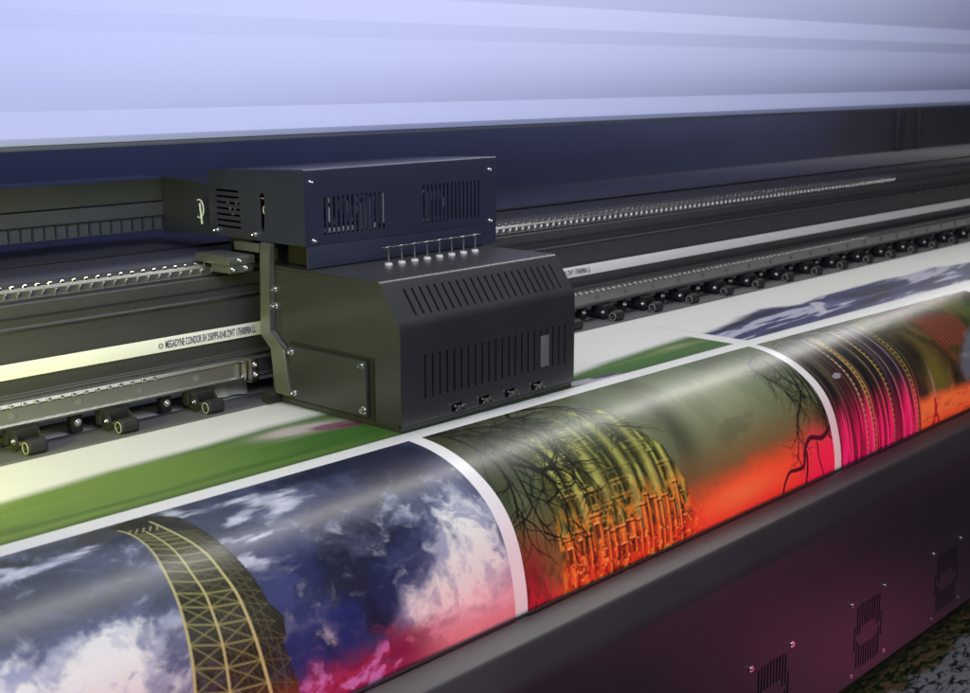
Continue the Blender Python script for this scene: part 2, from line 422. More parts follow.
# castle: towers standing along the feed direction
def shade(x0, x1, va, vb, base, light, dark, op=1., round_=True):
    t = np.clip((X - x0) / (x1 - x0), 0, 1); a = sstep(x0 - .0008, x0 + .0008, X) * sstep(x1 + .0008, x1 - .0008, X) * sstep(va - .003, va + .003, V) * sstep(vb + .001, vb - .001, V)
    f = np.exp(-((t - .62) / .22) ** 2)[..., None] if round_ else np.full(t.shape + (1,), .5)
    col = np.asarray(base) * (1 - f) + np.asarray(light) * f
    dkf = sstep(.35, .0, t)[..., None]; col = col * (1 - .75 * dkf) + np.asarray(dark) * .75 * dkf
    a = (a * op)[..., None]; cv.c = cv.c * (1 - a) + col.astype(np.float32) * a
G0, G1, G2 = C3(92, 100, 44), C3(156, 162, 80), C3(26, 30, 12)
base = cv.poly([(1.315, .19), (1.34, .13), (1.40, .10), (1.47, .085), (1.555, .10), (1.575, .13), (1.60, .19), (1.625, .25), (1.64, .40), (1.31, .40)])
cv.mix(C3(72, 76, 34), base * .88)
cols = [(1.318, 1.336, .215, .30), (1.342, 1.362, .14, .27), (1.366, 1.384, .11, .26), (1.392, 1.402, .15, .25), (1.409, 1.440, .095, .22), (1.446, 1.464, .085, .29),
        (1.468, 1.478, .13, .25), (1.483, 1.512, .075, .31), (1.516, 1.530, .12, .24), (1.536, 1.562, .09, .32), (1.566, 1.578, .15, .28), (1.584, 1.603, .18, .34), (1.608, 1.622, .235, .36)]
for a_, b_, va, vb in cols: shade(a_, b_, va, vb, G0, G1, G2)
rr = random.Random(5)
for a_, b_, va, vb in cols:                                   # small cornices and openings
    for k in range(rr.randint(1, 2)):
        v = va + (vb - va) * rr.uniform(.12, .75); sl_ = rr.uniform(-.002, .002)
        cv.stroke([(a_ - .002, v), (b_ + .002, v + sl_)], .0016, .0016, C3(168, 172, 96), .7); cv.stroke([(a_ - .002, v + .0035), (b_ + .002, v + .0035 + sl_)], .0014, .0014, G2, .7)
        if b_ - a_ > .015 and rr.random() < .7: cv.rect(a_ + .006, b_ - .006, v + .010, v + .010 + rr.uniform(.01, .022), G2, .8, .0014)
    cv.rect(b_, b_ + .0045, va + .01, vb, G2, .8, .0018)
    cv.stroke([(a_ + .002, va + .004), ((a_ + b_) / 2, va - .007), (b_ - .002, va + .004)], .0022, .0022, G0, .9)
for k in range(9):
    for q in range(3): cv.rect(1.425 + k * .0065, 1.4285 + k * .0065, .112 + q * .007, .1165 + q * .007, C3(150, 164, 100), .5)
cv.rect(1.382, 1.446, .214, .220, C3(172, 166, 80), .85, .0014); cv.rect(1.378, 1.450, .220, .2245, G2, .85, .0014)
cv.rect(1.386, 1.442, .226, .229, C3(146, 138, 62), .8, .0014)
for k in range(14): cv.stroke([(1.392 + k * .0005, .24 + k * .0065), (1.412 + k * .0005, .24 + k * .0065)], .0011, .0011, C3(220, 180, 70), .8)
for x_ in (1.386, 1.418): cv.stroke([(x_, .235), (x_ + .008, .335)], .002, .002, C3(190, 150, 56), .9)
for a_, b_, v_ in ((1.425, 1.440, .236), (1.448, 1.458, .262), (1.49, 1.506, .226), (1.54, 1.556, .25), (1.41, 1.42, .30), (1.56, 1.572, .285), (1.35, 1.362, .285)):
    cv.rect(a_, b_, v_, v_ + .036, C3(176, 150, 64), .7, .0014); cv.rect(a_ + .004, b_ - .003, v_ + .004, v_ + .031, C3(56, 40, 16), .85, .0014)
wob = (vnoise(X * 130, V * 60, 149) - .5) * 1.2
nz = fbm(X * 150 + wob, V * 75 + wob, 151, 5); nb = fbm(X * 190, V * 26 + wob, 157, 4); blk = vnoise(X * 110, V * 190, 163)
cv.mix(G2, base * sstep(.46, .36, nz) * .30); cv.mix(C3(170, 170, 96), base * sstep(.56, .70, nz) * .22)
cv.mix(G2, base * sstep(.42, .34, nb) * .2); cv.mix(C3(60, 66, 28), base * sstep(.62, .8, blk) * .25)
rs = random.Random(41)
for vs_0 in (.128, .150, .172, .196, .216, .240, .262):
    x_ = 1.33 + rs.uniform(0, .02)
    while x_ < 1.60:
        w_ = rs.uniform(.018, .055)
        if rs.random() < .62 and (vs_0 > .19 or 1.36 < x_ < 1.56):
            v0 = vs_0 + rs.uniform(-.006, .006); bright = C3(150, 152, 74) if vs_0 < .2 else C3(190, 160, 70)
            cv.rect(x_, x_ + w_, v0 - .002, v0 + .020, C3(70, 72, 32) if rs.random() < .5 else C3(104, 100, 44), .55, .0018)
            cv.stroke([(x_ - .002, v0), (x_ + w_ + .002, v0 + .001)], .0014, .0014, bright, .5); cv.stroke([(x_ - .001, v0 + .0036), (x_ + w_, v0 + .0046)], .0016, .0016, G2, .6)
            q = x_ + .004
            while q < x_ + w_ - .006:                       # arched openings
                ww = rs.choice((.0045, .006, .008)); cv.rect(q, q + ww, v0 + .008, v0 + .0185, G2, .8, .0011); cv.stroke([(q, v0 + .008), (q + ww / 2, v0 + .0062), (q + ww, v0 + .008)], .0009, .0009, bright, .45)
                q += ww + .0045
        x_ += w_ + rs.uniform(.004, .02)
cv.mix(C3(48, 50, 26), base * sstep(.52, .36, fbm(X * 26, V * 22, 191, 4)) * .6)
for a_, b_, va, vb in ((1.36, 1.395, .12, .25), (1.415, 1.452, .10, .23), (1.478, 1.515, .085, .30), (1.532, 1.570, .095, .31), (1.580, 1.606, .18, .34)):   # large rounded towers model the light over the storeys
    t_ = np.clip((X - a_) / (b_ - a_), 0, 1); w_ = sstep(a_ - .003, a_ + .003, X) * sstep(b_ + .003, b_ - .003, X) * sstep(va, va + .02, V) * sstep(vb + .02, vb, V)
    cv.mix(C3(176, 178, 92), w_ * np.exp(-((t_ - .6) / .2) ** 2) * .45); cv.mix(G2, w_ * sstep(.3, 0, t_) * .75); cv.mix(G2, w_ * sstep(.88, 1, t_) * .5)
cv.mix(C3(84, 96, 62), base * sstep(.17, .085, V) * .75)
ca = sstep(1.30, 1.335, X) * sstep(1.68, 1.61, X)
cv.mix(C3(206, 142, 40), base * sstep(.215, .275, V) * sstep(.42, .62, nz) * .75)
xr = X + (vnoise(X * 20, V * 260, 171) - .5) * .004 + (vnoise(X * 60, V * 110, 172) - .5) * .003
fine = vnoise(xr * 420, V * 120, 173)
cv.mix(C3(206, 52, 30), ca * sstep(.262, .325, V + (nz - .5) * .08) * .85)  # castle foot: orange print colour with the red light wash baked in
O0, O1, O2 = C3(176, 74, 30), C3(244, 150, 58), C3(52, 14, 10)
rc = random.Random(9); x_ = 1.322
while x_ < 1.60:
    w_ = rc.choice((.008, .012, .018, .022)); va = rc.uniform(.245, .285); vb = rc.uniform(.31, .40)
    shade(x_, x_ + w_, va, vb, O0, O1, O2, .55)
    cv.stroke([(x_ - .002, va), (x_ + w_ + .002, va + .001)], .0015, .0012, C3(236, 160, 74), .5); cv.stroke([(x_ - .002, va + .0035), (x_ + w_ + .002, va + .0045)], .0012, .0012, O2, .8)
    if w_ > .014:
        v0 = va + rc.uniform(.012, .03); cv.rect(x_ + w_ * .28, x_ + w_ * .72, v0, v0 + .022, O2, .85, .0014); cv.stroke([(x_ + w_ * .25, v0 - .001), (x_ + w_ * .75, v0 - .001)], .0013, .0013, C3(250, 190, 100), .7)
    cv.rect(x_ + w_, x_ + w_ + .0035, va, .41, O2, .75, .0015)
    x_ += w_ + rc.uniform(.003, .007)
cv.mix(C3(226, 60, 36), ca * sstep(.29, .35, V) * sstep(.35, .7, vnoise(xr * 90, V * 200, 181)) * .65)
cv.mix(C3(250, 168, 70), ca * sstep(.285, .31, V) * sstep(.70, .86, vnoise(xr * 160, V * 260, 183)) * .7)
cv.mix(C3(60, 10, 14), ca * sstep(.285, .31, V) * sstep(.30, .16, vnoise(xr * 150, V * 190, 185)) * .7)
cv.mix(C3(196, 30, 56), sstep(1.34, 1.27, X) * sstep(.285, .34, V) * sstep(.3, .7, fine) * .6)
cv.mix(C3(40, 20, 16), sstep(1.36, 1.29, X) * sstep(.285, .30, V) * sstep(.55, .40, nz) * .4)
# bare trees
ink = C3(12, 14, 10)
rt = random.Random(21)
main = [[(1.262, .02), (1.30, .06), (1.302, .095), (1.295, .15), (1.285, .20), (1.29, .25)], [(1.262, .035), (1.272, .09), (1.275, .14), (1.262, .19), (1.25, .22)],
        [(1.25, .03), (1.34, .05), (1.39, .09), (1.40, .14), (1.405, .19)], [(1.30, .10), (1.33, .15), (1.345, .19), (1.352, .25)],
        [(1.27, -.0 + .045), (1.33, .085), (1.36, .12), (1.372, .155)], [(1.41, .03), (1.40, .045), (1.42, .055), (1.405, .07), (1.425, .09)],
        [(1.44, .03), (1.50, .05), (1.52, .075), (1.525, .12)], [(1.298, .14), (1.34, .165), (1.37, .17), (1.395, .20)]]
for mpts in main:
    sp = spline(mpts, 5); cv.stroke(sp, .0040, .0012, ink, .95)
    for q in range(3, len(sp), 2):
        dx = sp[q][0] - sp[q - 1][0]; dv = sp[q][1] - sp[q - 1][1]
        branch(cv, rt, sp[q][0], sp[q][1], math.atan2(dv, dx) + rt.choice((-1, 1)) * rt.uniform(.3, 1.0), rt.uniform(.03, .085), .0017, ink, 1, .16, .9)
for k in range(26):
    branch(cv, rt, rt.uniform(1.25, 1.42), rt.uniform(.03, .075), rt.uniform(-.3, 1.7), rt.uniform(.04, .10), .0013, ink, 2, .16, .8)
cv.mix(C3(34, 42, 18), cv.blob(1.29, .06, .06, .04) * .55 * sstep(.4, .6, n3))
tree2 = [[(2.085, .085), (2.04, .075), (1.985, .10), (1.985, .13), (2.0, .165), (2.0, .19)], [(2.085, .06), (2.07, .10), (2.055, .15), (2.035, .19), (1.985, .23), (1.972, .26), (1.958, .30)],
         [(2.085, .11), (2.07, .15), (2.06, .20), (2.062, .235)], [(2.085, .14), (2.075, .19), (2.078, .235), (2.07, .26)], [(2.04, .10), (2.03, .14), (2.045, .18)]]
for mpts in tree2:
    sp = spline(mpts, 5); cv.stroke(sp, .0032, .0011, ink, .92)
    for q in range(3, len(sp), 2):
        dx = sp[q][0] - sp[q - 1][0]; dv = sp[q][1] - sp[q - 1][1]
        branch(cv, rt, sp[q][0], sp[q][1], math.atan2(dv, dx) + rt.choice((-1, 1)) * rt.uniform(.3, .9), rt.uniform(.02, .06), .0013, ink, 1, .15, .8)
for k in range(30):
    branch(cv, rt, rt.uniform(1.98, 2.085), rt.uniform(.05, .16), rt.uniform(.7, 2.2), rt.uniform(.04, .10), .0010, ink, 1, .12, .6)
tw = C3(70, 6, 34)
for mpts, w in (([(2.085, .262), (2.05, .275), (2.01, .268), (1.985, .285), (1.975, .31), (1.95, .312), (1.925, .312), (1.905, .335), (1.905, .37)], .0048), ([(1.99, .29), (1.985, .33), (1.97, .37)], .004),
              ([(2.03, .28), (2.03, .31), (2.045, .345), (2.04, .38)], .0022)):
    cv.stroke(spline(mpts, 6), w, w * .55, tw, .92)
cv.mix(C3(30, 24, 16), cv.blob(2.07, .235, .03, .028) * .7)
cv.c = cv.c * 1.22
put(cv, 'printed misty green park with bare branches and a castle with red-orange light painted into its foot')

# ---------------- picture 3: dark facade mouldings, foliage and orange road
cv = Canvas(2.11, 3.005, .45, edge_front, bottom, 900, 900)
X, V = cv.X, cv.V
wx = fbm(X * 7, V * 7, 203, 4) - .5; wv = fbm(X * 7 + 40, V * 7, 205, 4) - .5
n1 = fbm(X * 9 + wx * 3, V * 9 + wv * 3, 211, 6); nv = fbm(X * 150, V * 7, 223, 5); n3 = fbm(X * 60 + wx * 6, V * 60, 227, 5); n4 = fbm(X * 8 + wx * 2, V * 55 + wv * 4, 229, 5)
cv.c[:] = C3(38, 32, 26)
lft = sstep(2.52, 2.44, X + (V - .2) * .0)
cv.mix(C3(84, 26, 36), cv.blob(2.19, .27, .03, .09) * .7)
cv.mix(C3(86, 80, 58), sstep(.52, .66, nv) * .5 * lft)
cv.mix(C3(12, 10, 12), sstep(.46, .36, nv) * .7 * lft)
cv.mix(C3(96, 96, 64), sstep(.53, .64, n4) * sstep(.11, .05, V) * .75)
cv.mix(C3(26, 30, 22), sstep(.47, .38, n4) * sstep(.12, .05, V) * .7)
for x_, w, col in ((2.222, .0016, (176, 150, 132)), (2.248, .003, (150, 128, 70)), (2.258, .0012, (196, 160, 90)), (2.290, .0022, (18, 16, 22)), (2.305, .001, (140, 122, 96)), (2.333, .0018, (160, 140, 84)),
                   (2.352, .0028, (60, 40, 76)), (2.372, .0012, (150, 130, 160)), (2.392, .003, (40, 26, 56)), (2.408, .0013, (150, 120, 170)), (2.428, .0018, (120, 112, 60)), (2.442, .0012, (150, 150, 60)), (2.276, .0035, (14, 12, 16)), (2.32, .004, (20, 16, 22))):
    pts = [(x_ - .006 + .03 * max(0, .12 - v_) * 4, v_) for v_ in np.linspace(.07, .45, 30)]
    cv.stroke(pts, w, w, C3(*col), .9, .0008)
for x_ in (2.252, 2.337, 2.224, 2.436):
    for k in range(70):
        v_ = .085 + k * .0052; xx = x_ - .006 + .03 * max(0, .12 - v_) * 4
        cv.rect(xx - .0035, xx + .0035, v_, v_ + .0022, C3(190, 160, 84) if k % 2 else C3(60, 44, 20), .75, .0005)
for k in range(9): cv.stroke([(2.16 + k * .035, .055 + (k % 3) * .012), (2.20 + k * .035, .06 + (k % 3) * .012)], .002, .003, C3(110, 122, 132) if k % 2 else C3(120, 120, 70), .5)
cv.mix(C3(132, 128, 132), cv.poly([(2.165, .178), (2.185, .172), (2.20, .178), (2.188, .186), (2.17, .184)]))
mg = sstep(.21, .32, V + (nv - .5) * .05) * sstep(2.47, 2.40, X)  # magenta light wash along the bottom, painted into the ink
cv.c = cv.c * (1 - .55 * mg[..., None]) + (np.array(C3(228, 16, 104)) * (0.28 + 1.1 * sstep(.42, .62, nv))[..., None] * .9).astype(np.float32) * mg[..., None]
# right of the facade: foliage, brick stripes, pond and road
rgt = sstep(2.44, 2.50, X)
cv.mix(C3(50, 48, 24), rgt * .9); cv.mix(C3(110, 92, 44), rgt * sstep(.5, .7, n1) * .6); cv.mix(C3(104, 60, 44), rgt * sstep(.55, .7, n3) * .4)
cv.mix(C3(88, 90, 46), rgt * sstep(.50, .66, n4) * sstep(.16, .08, V) * .9)
cv.mix(C3(94, 104, 34), (cv.blob(2.56, .26, .05, .035, .3) + cv.blob(2.53, .22, .03, .03) * .6) * rgt * .9)
cv.mix(C3(18, 20, 12), (cv.blob(2.50, .19, .035, .05) + cv.blob(2.63, .255, .018, .06)) * .85)
stripe = .5 + .5 * np.sin((X - V * .25) * 2 * math.pi / .017)
br = soften(cv.poly([(2.58, .11), (2.74, .11), (2.80, .14), (2.76, .215), (2.68, .24), (2.63, .205)]), 9)
cv.mix(C3(126, 66, 44), br * .8); cv.mix(C3(60, 24, 20), br * sstep(.5, .8, stripe) * .7); cv.mix(C3(52, 58, 28), br * sstep(.52, .62, n1) * .8)
pond = soften(cv.poly([(2.70, .22), (2.76, .19), (2.85, .175), (2.95, .18), (2.95, .26), (2.80, .285), (2.68, .28), (2.66, .25)]), 7)
cv.mix(C3(92, 112, 122), pond * .85); cv.mix(C3(142, 152, 150), pond * sstep(.5, .62, n4) * .5)
cv.mix(C3(60, 96, 46), cv.blob(2.92, .14, .08, .03) * .8)
road = sstep(.272, .30, V - (X - 2.5) * .03 + (n1 - .5) * .02) * sstep(2.44, 2.452, X)
cv.mix(C3(232, 128, 62), road * .95); cv.mix(C3(236, 66, 44), road * sstep(.31, .35, V) * .7)
cv.mix(C3(150, 76, 40), road * sstep(.55, .66, fbm(X * 30, V * 160, 241, 4)) * .6)
cv.mix(C3(170, 150, 140), cv.blob(2.52, .262, .006, .035, 0) * .5)
for (pp, w) in (([(2.516, .292), (2.518, .30)], .0042), ([(2.517, .305), (2.515, .322)], .0062), ([(2.510, .325), (2.500, .345)], .004), ([(2.522, .325), (2.530, .345)], .004)):
    cv.stroke(pp, w, w, C3(150, 14, 44), .95)
for k in range(4): cv.stroke([(2.492, .336 + k * .006), (2.538, .334 + k * .006)], .0012, .0012, C3(190, 30, 40), .8)
cv.c = cv.c * 1.3
put(cv, 'printed dark facade mouldings with a magenta light wash painted in beside foliage and an orange road')

# ---------------- picture 4: the next panel far right
cv = Canvas(3.045, 3.9, .40, edge_front, bottom, 350, 350)
X, V = cv.X, cv.V
n1 = fbm(X * 12, V * 30, 303, 6)
cv.c[:] = C3(22, 24, 34); cv.mix(C3(70, 76, 90), sstep(.5, .7, n1) * .6); cv.mix(C3(56, 44, 30), sstep(.14, .3, V) * .7)
put(cv, 'printed dark night panel starting at the far right end')

# ---------------- second row, still under the print heads
def backrow(x0, x1, far, ppx):
    c = Canvas(x0, x1, .16, lambda x: far(x), lambda x: edge_back(x), ppx, 700)
    return c
flat_far = lambda x: np.full_like(x, -.21)
cv = backrow(.335, 2.08, flat_far, 650); X, V = cv.X, cv.V
sx = fbm(X * 2.2, V * 45, 401, 5); s2 = fbm(X * 1.5, V * 90, 405, 4); s3 = fbm(X * 6, V * 16, 409, 5)
pap = np.array((.76, .76, .74), np.float32)
g = s2l((98, 128, 52)) * (1 - sstep(.9, 1.15, X))[..., None] + s2l((62, 104, 42)) * sstep(.9, 1.15, X)[..., None]
cv.c[:] = g
cv.mix(C3(36, 78, 30), sstep(.5, .68, sx) * .45); cv.mix(C3(134, 154, 84), sstep(.54, .70, s2) * .25)
cv.mix(C3(52, 70, 26), sstep(-.03, -.005, V) * .25)
cv.mix(C3(186, 176, 172), (cv.blob(1.165, -.125, .06, .02) + cv.blob(1.12, -.135, .05, .018)) * .95)
cv.mix(C3(128, 84, 104), sstep(.35, .7, cv.blob(1.195, -.105, .05, .020, .25) + (s3 - .5) * .35) * .95)
cv.mix(C3(104, 56, 82), sstep(.55, .9, cv.blob(1.21, -.095, .035, .012, .25) + (s3 - .5) * .3) * .9)
cv.mix(C3(180, 172, 186), sstep(.4, .7, cv.blob(1.655, -.01, .09, .016, .15) + (s3 - .5) * .6) * .9)
cv.mix(C3(66, 50, 96), sstep(.55, .7, cv.blob(1.70, -.012, .04, .010, .1) + (s3 - .5) * .6) * .9)
cv.mix(C3(150, 150, 110), cv.blob(1.98, -.06, .06, .012) * .7)
fe = np.interp(X, [.3, .70, .85, 1.0, 1.11, 1.3, 1.66, 1.78, 1.95, 2.08], [-.135, -.140, -.157, -.162, -.172, -.17, -.052, -.074, -.088, -.097])
cv.mix(pap, sstep(.016, -.016, (V - fe) + (s2 - .5) * .012))
put(cv, 'freshly printed streaky green panel with a mauve flower blotch')
cv = backrow(2.125, 4.2, flat_far, 420); X, V = cv.X, cv.V
sx = fbm(X * 8 + V * 30, V * 26, 501, 5); s2 = fbm(X * 4 + V * 20, V * 80, 505, 5)
cv.c[:] = C3(40, 44, 92)
cv.mix(C3(14, 18, 40), sstep(.48, .36, sx) * .85); cv.mix(C3(84, 90, 140), sstep(.52, .62, s2) * .7); cv.mix(C3(186, 188, 206), sstep(.56, .66, sx + (s2 - .5) * .4) * .85)
cv.mix(C3(196, 196, 206), sstep(.5, .8, cv.blob(2.52, -.05, .06, .014, -.6) + cv.blob(2.58, -.09, .03, .02, 0) + (sx - .5) * .6) * .85)
fe = np.interp(X, [2.1, 2.17, 2.26, 2.43, 2.55, 2.68, 2.99, 3.1, 3.26, 3.44, 4.2], [-.09, -.098, -.115, -.143, -.115, -.135, -.14, -.125, -.135, -.10, -.08])
cv.mix(pap, sstep(.010, -.010, (V - fe) + (s2 - .5) * .03))
cv.mix(pap, sstep(.0, -.012, X - 2.975 + 0 * V) * sstep(-.012, 0, X - 2.95) * .0)
put(cv, 'freshly printed streaky dark blue sky panel')

# ================================================================= printing bed
bed = thing('printing_bed', 'dark steel printing bed strip running under the pinch rollers behind the white sheet', 'printer bed')
bm = bmesh.new(); box(bm, -.6, 6, 1.552, 1.615, BED + .0006, BED + .0035, .0008); ob('feed_plate', bm, 'plate', bed)
bm = bmesh.new()
poly = [(1.70, -.004), (1.276, -.004), (1.235, -.006), (1.20, -.0115), (1.165, -.0225), (1.137, -.038), (1.110, -.058), (1.090, -.082), (1.076, -.109), (1.066, -.14), (1.066, -.40), (1.70, -.40)]
prism(bm, [(y, BED + z) for y, z in poly], -.6, 6); ob('bed_body', bm, 'dark', bed)

# ================================================================= front cover
fc = thing('front_cover', 'long black rounded front cover with grey top lip and slotted vents', 'printer cover')
poly = [(1.044, -.7035), (1.003, -.7145), (.974, -.750), (.968, -1.072), (1.05, -1.10), (1.05, -1.08), (.985, -1.055), (.989, -.760), (1.010, -.724), (1.044, -.714)]
poly = rounded([(y, Z(z)) for y, z in poly], [.002, .02, .034, .004, 0, 0, .01, .03, .015, 0], 8)
bm = bmesh.new(); prism(bm, poly, -.6, 6.0); me = from_bm(bm, 'cover_shell')
vents = [.668 + .338 * k for k in range(13)]
cb = bmesh.new(); slot_w = .0050
for x0 in vents:
    z0, z1 = Z(-1.050), Z(-.928); h = z1 - z0
    for c in range(12):
        xx = x0 + .012 + c * .0094
        if c in (0, 11): rg_ = [(.30, .70)]
        elif c in (1, 10): rg_ = [(.02, .46), (.54, .98)]
        elif c in (2, 9): rg_ = [(.0, .38), (.52, 1.0)]
        else: rg_ = [(.0, .34), (.64, 1.0)]
        for a_, b_ in rg_: box(cb, xx, xx + slot_w, .94, 1.02, z0 + h * a_, z0 + h * b_)
link('cover_shell', cut(me, cb), M['bumper'], fc)
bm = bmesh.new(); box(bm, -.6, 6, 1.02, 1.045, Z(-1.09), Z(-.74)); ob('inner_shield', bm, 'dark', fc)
for x0 in vents:
    for dx, z in ((0, -.919), (.128, -.921), (.007, -1.056), (.134, -1.05)):
        screw(SC_F, (x0 + dx, .9705, Z(z)), fc)
bm = bmesh.new(); cyl(bm, (-.6, 1.0465, Z(-.7025)), (6, 1.0465, Z(-.7025)), .0022, n=10); ob('dark_gap_line', bm, 'rubber', fc)  # black bar standing in for the dark gap between sheet and lip

# take-up roll under the cover
rk = bpy.data.materials.new('rolled stone print'); rk.use_nodes = True
nt = rk.node_tree; b = nt.nodes['Principled BSDF']; b.inputs['Roughness'].default_value = .45
tc = nt.nodes.new('ShaderNodeTexCoord'); mp = nt.nodes.new('ShaderNodeMapping'); mp.inputs['Scale'].default_value = (1, 2.2, 2.2); mp.inputs['Rotation'].default_value = (0, .0, .5)
nt.links.new(tc.outputs['Object'], mp.inputs['Vector'])
n = nt.nodes.new('ShaderNodeTexNoise'); n.inputs['Scale'].default_value = 34; n.inputs['Detail'].default_value = 8; n.inputs['Roughness'].default_value = .62
n.inputs['Distortion'].default_value = .7; nt.links.new(mp.outputs[0], n.inputs['Vector'])
cr = nt.nodes.new('ShaderNodeValToRGB'); nt.links.new(n.outputs['Fac'], cr.inputs[0])
e = cr.color_ramp.elements; e[0].position = .40; e[0].color = (.012, .014, .012, 1); e[1].position = .56; e[1].color = (.26, .26, .27, 1)
k_ = cr.color_ramp.elements.new(.455); k_.color = (.05, .055, .05, 1); k_ = cr.color_ramp.elements.new(.475); k_.color = (.18, .18, .19, 1)
cr2 = nt.nodes.new('ShaderNodeValToRGB'); nt.links.new(n.outputs['Fac'], cr2.inputs[0])
e = cr2.color_ramp.elements; e[0].position = .42; e[0].color = (.01, .014, .006, 1); e[1].position = .60; e[1].color = (.20, .10, .06, 1)
k_ = cr2.color_ramp.elements.new(.50); k_.color = (.05, .07, .02, 1)
sp_ = nt.nodes.new('ShaderNodeSeparateXYZ'); nt.links.new(tc.outputs['Object'], sp_.inputs[0])
nn = nt.nodes.new('ShaderNodeTexNoise'); nn.inputs['Scale'].default_value = 16; nt.links.new(tc.outputs['Object'], nn.inputs['Vector'])
ad = nt.nodes.new('ShaderNodeMath'); ad.operation = 'MULTIPLY_ADD'; nt.links.new(nn.outputs['Fac'], ad.inputs[0]); ad.inputs[1].default_value = .10; nt.links.new(sp_.outputs['Y'], ad.inputs[2])
mr = nt.nodes.new('ShaderNodeMapRange'); mr.inputs[1].default_value = .02; mr.inputs[2].default_value = .035; nt.links.new(ad.outputs[0], mr.inputs[0])
mx = nt.nodes.new('ShaderNodeMix'); mx.data_type = 'RGBA'; nt.links.new(mr.outputs[0], mx.inputs[0]); nt.links.new(cr.outputs[0], mx.inputs[6]); nt.links.new(cr2.outputs[0], mx.inputs[7])
nt.links.new(mx.outputs[2], b.inputs['Base Color'])
roll = thing('take_up_roll', 'thick roll of finished print with grey stone pattern below the black front cover', 'print roll', (0, .99, Z(-1.42)))
bm = bmesh.new(); cyl(bm, (-.5, 0, 0), (5.9, 0, 0), .26, n=128); o = ob('wound_print', bm, rk, roll)
bm = bmesh.new(); cyl(bm, (-.6, 0, 0), (6.0, 0, 0), .04, n=32); ob('core_tube', bm, 'steel', roll)

# ================================================================= gantry beam, rails, belt
gb = thing('gantry_beam', 'long black gantry beam carrying the rails and white belt across the printer', 'gantry beam')
poly = [(1.628, -.306), (1.628, -.3385), (1.6225, -.3385), (1.6225, -.428), (1.612, -.428), (1.612, -.468), (1.70, -.468), (1.70, -.4755), (1.80, -.4755), (1.80, -.306)]
bm = bmesh.new(); prism(bm, [(y, Z(z)) for y, z in poly], -.6, 6.0); o = ob('beam_body', bm, 'beam', gb, sm=20)
md = o.modifiers.new('bev', 'BEVEL'); md.width = .0012; md.segments = 2; md.limit_method = 'ANGLE'
bm = bmesh.new(); box(bm, -.6, 6, 1.6185, 1.6222, Z(-.3415), Z(-.3390)); ob('trim_strip', bm, 'steel', gb)
bm = bmesh.new(); box(bm, -.6, 6, 1.6255, 1.6278, Z(-.3255), Z(-.3235)); ob('trim_strip', bm, 'bumper', gb)
bm = bmesh.new(); box(bm, -.6, 6, 1.74, 1.76, Z(-.5), Z(-.476)); ob('rear_skirt', bm, 'dark', gb)

def chunk_rows(parent, name, me, xs, y, z, mtl, stuff_after=100):
    for k, x in enumerate(xs[:stuff_after]):
        o = link(name, me, M[mtl], parent); o.location = (x, y, z)
    if len(xs) > stuff_after:
        bm = bmesh.new()
        for x in xs[stuff_after:]: bm.from_mesh(me); bmesh.ops.translate(bm, verts=bm.verts[-len(me.vertices):], vec=(x, y, z))
        o = ob(name, bm, mtl, parent); o['kind'] = 'stuff'

bm = bmesh.new(); box(bm, -.0033, .0033, -.003, .002, -.0020, .0028, .0014, 3); GLINT_BEAD = from_bm(bm, 'rail_glint')  # bright beads modelled in place of lamp reflections on the polished rails
bm = bmesh.new(); box(bm, -.0014, .0014, -.0022, .001, -.004, .004, .0008, 2)
bmesh.ops.rotate(bm, verts=bm.verts, cent=(0, 0, 0), matrix=Matrix.Rotation(R(22), 3, 'Y')); GLINT_SLANT = from_bm(bm, 'slanted_glint')  # slanted chips modelled in place of a second row of glints
bm = bmesh.new(); cyl(bm, (0, 0, 0), (0, -.0008, 0), .0058, n=20); cyl(bm, (0, -.0008, 0), (0, -.0016, 0), .0034, n=20); PLUG = from_bm(bm, 'rail_plug')

ur = thing('upper_guide_rail', 'upper steel guide rail with two close rows of beads imitating lamp reflections on top of the beam', 'guide rail')
bm = bmesh.new()
prism(bm, [(y, Z(z)) for y, z in [(1.640, -.3055), (1.640, -.3025), (1.645, -.3015), (1.645, -.2925), (1.650, -.2885), (1.676, -.2865), (1.676, -.3055)]], -.6, 6.0)
ob('rail_body', bm, 'rail', ur, sm=20)
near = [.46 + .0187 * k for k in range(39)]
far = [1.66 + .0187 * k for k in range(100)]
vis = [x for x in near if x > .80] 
chunk_rows(ur, 'rail_glint', GLINT_BEAD, vis + far, 1.652, Z(-.2875), 'chrome', 100)
chunk_rows(ur, 'slanted_glint', GLINT_SLANT, [x + .006 for x in vis + far], 1.6446, Z(-.2975), 'chrome', 100)
bm = bmesh.new(); box(bm, -.6, 6, 1.6395, 1.642, Z(-.3048), Z(-.3028)); ob('rail_lip', bm, 'steel', ur)

lr = thing('lower_guide_rail', 'lower chromed guide rail with one row of bright beads imitating lamp reflections below the white belt', 'guide rail')
bm = bmesh.new()
prism(bm, [(y, Z(z)) for y, z in [(1.6118, -.4325), (1.598, -.4325), (1.594, -.4365), (1.597, -.4395), (1.597, -.459), (1.594, -.462), (1.597, -.466), (1.6118, -.466)]], -.6, 6.0)
ob('rail_body', bm, 'rail', lr, sm=20)
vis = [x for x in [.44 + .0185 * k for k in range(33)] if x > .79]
chunk_rows(lr, 'rail_glint', GLINT_BEAD, vis + [1.66 + .0185 * k for k in range(88)], 1.5955, Z(-.4358), 'chrome', 100)
for k in range(44):
    o = link('rail_plug', PLUG, M['lgrey'], lr); o.location = (.42 + .098 * k, 1.5968, Z(-.449))
bm = bmesh.new(); box(bm, -.6, 6, 1.6005, 1.6035, Z(-.4322), Z(-.4285), .0006); ob('rail_wire', bm, 'steel', lr)

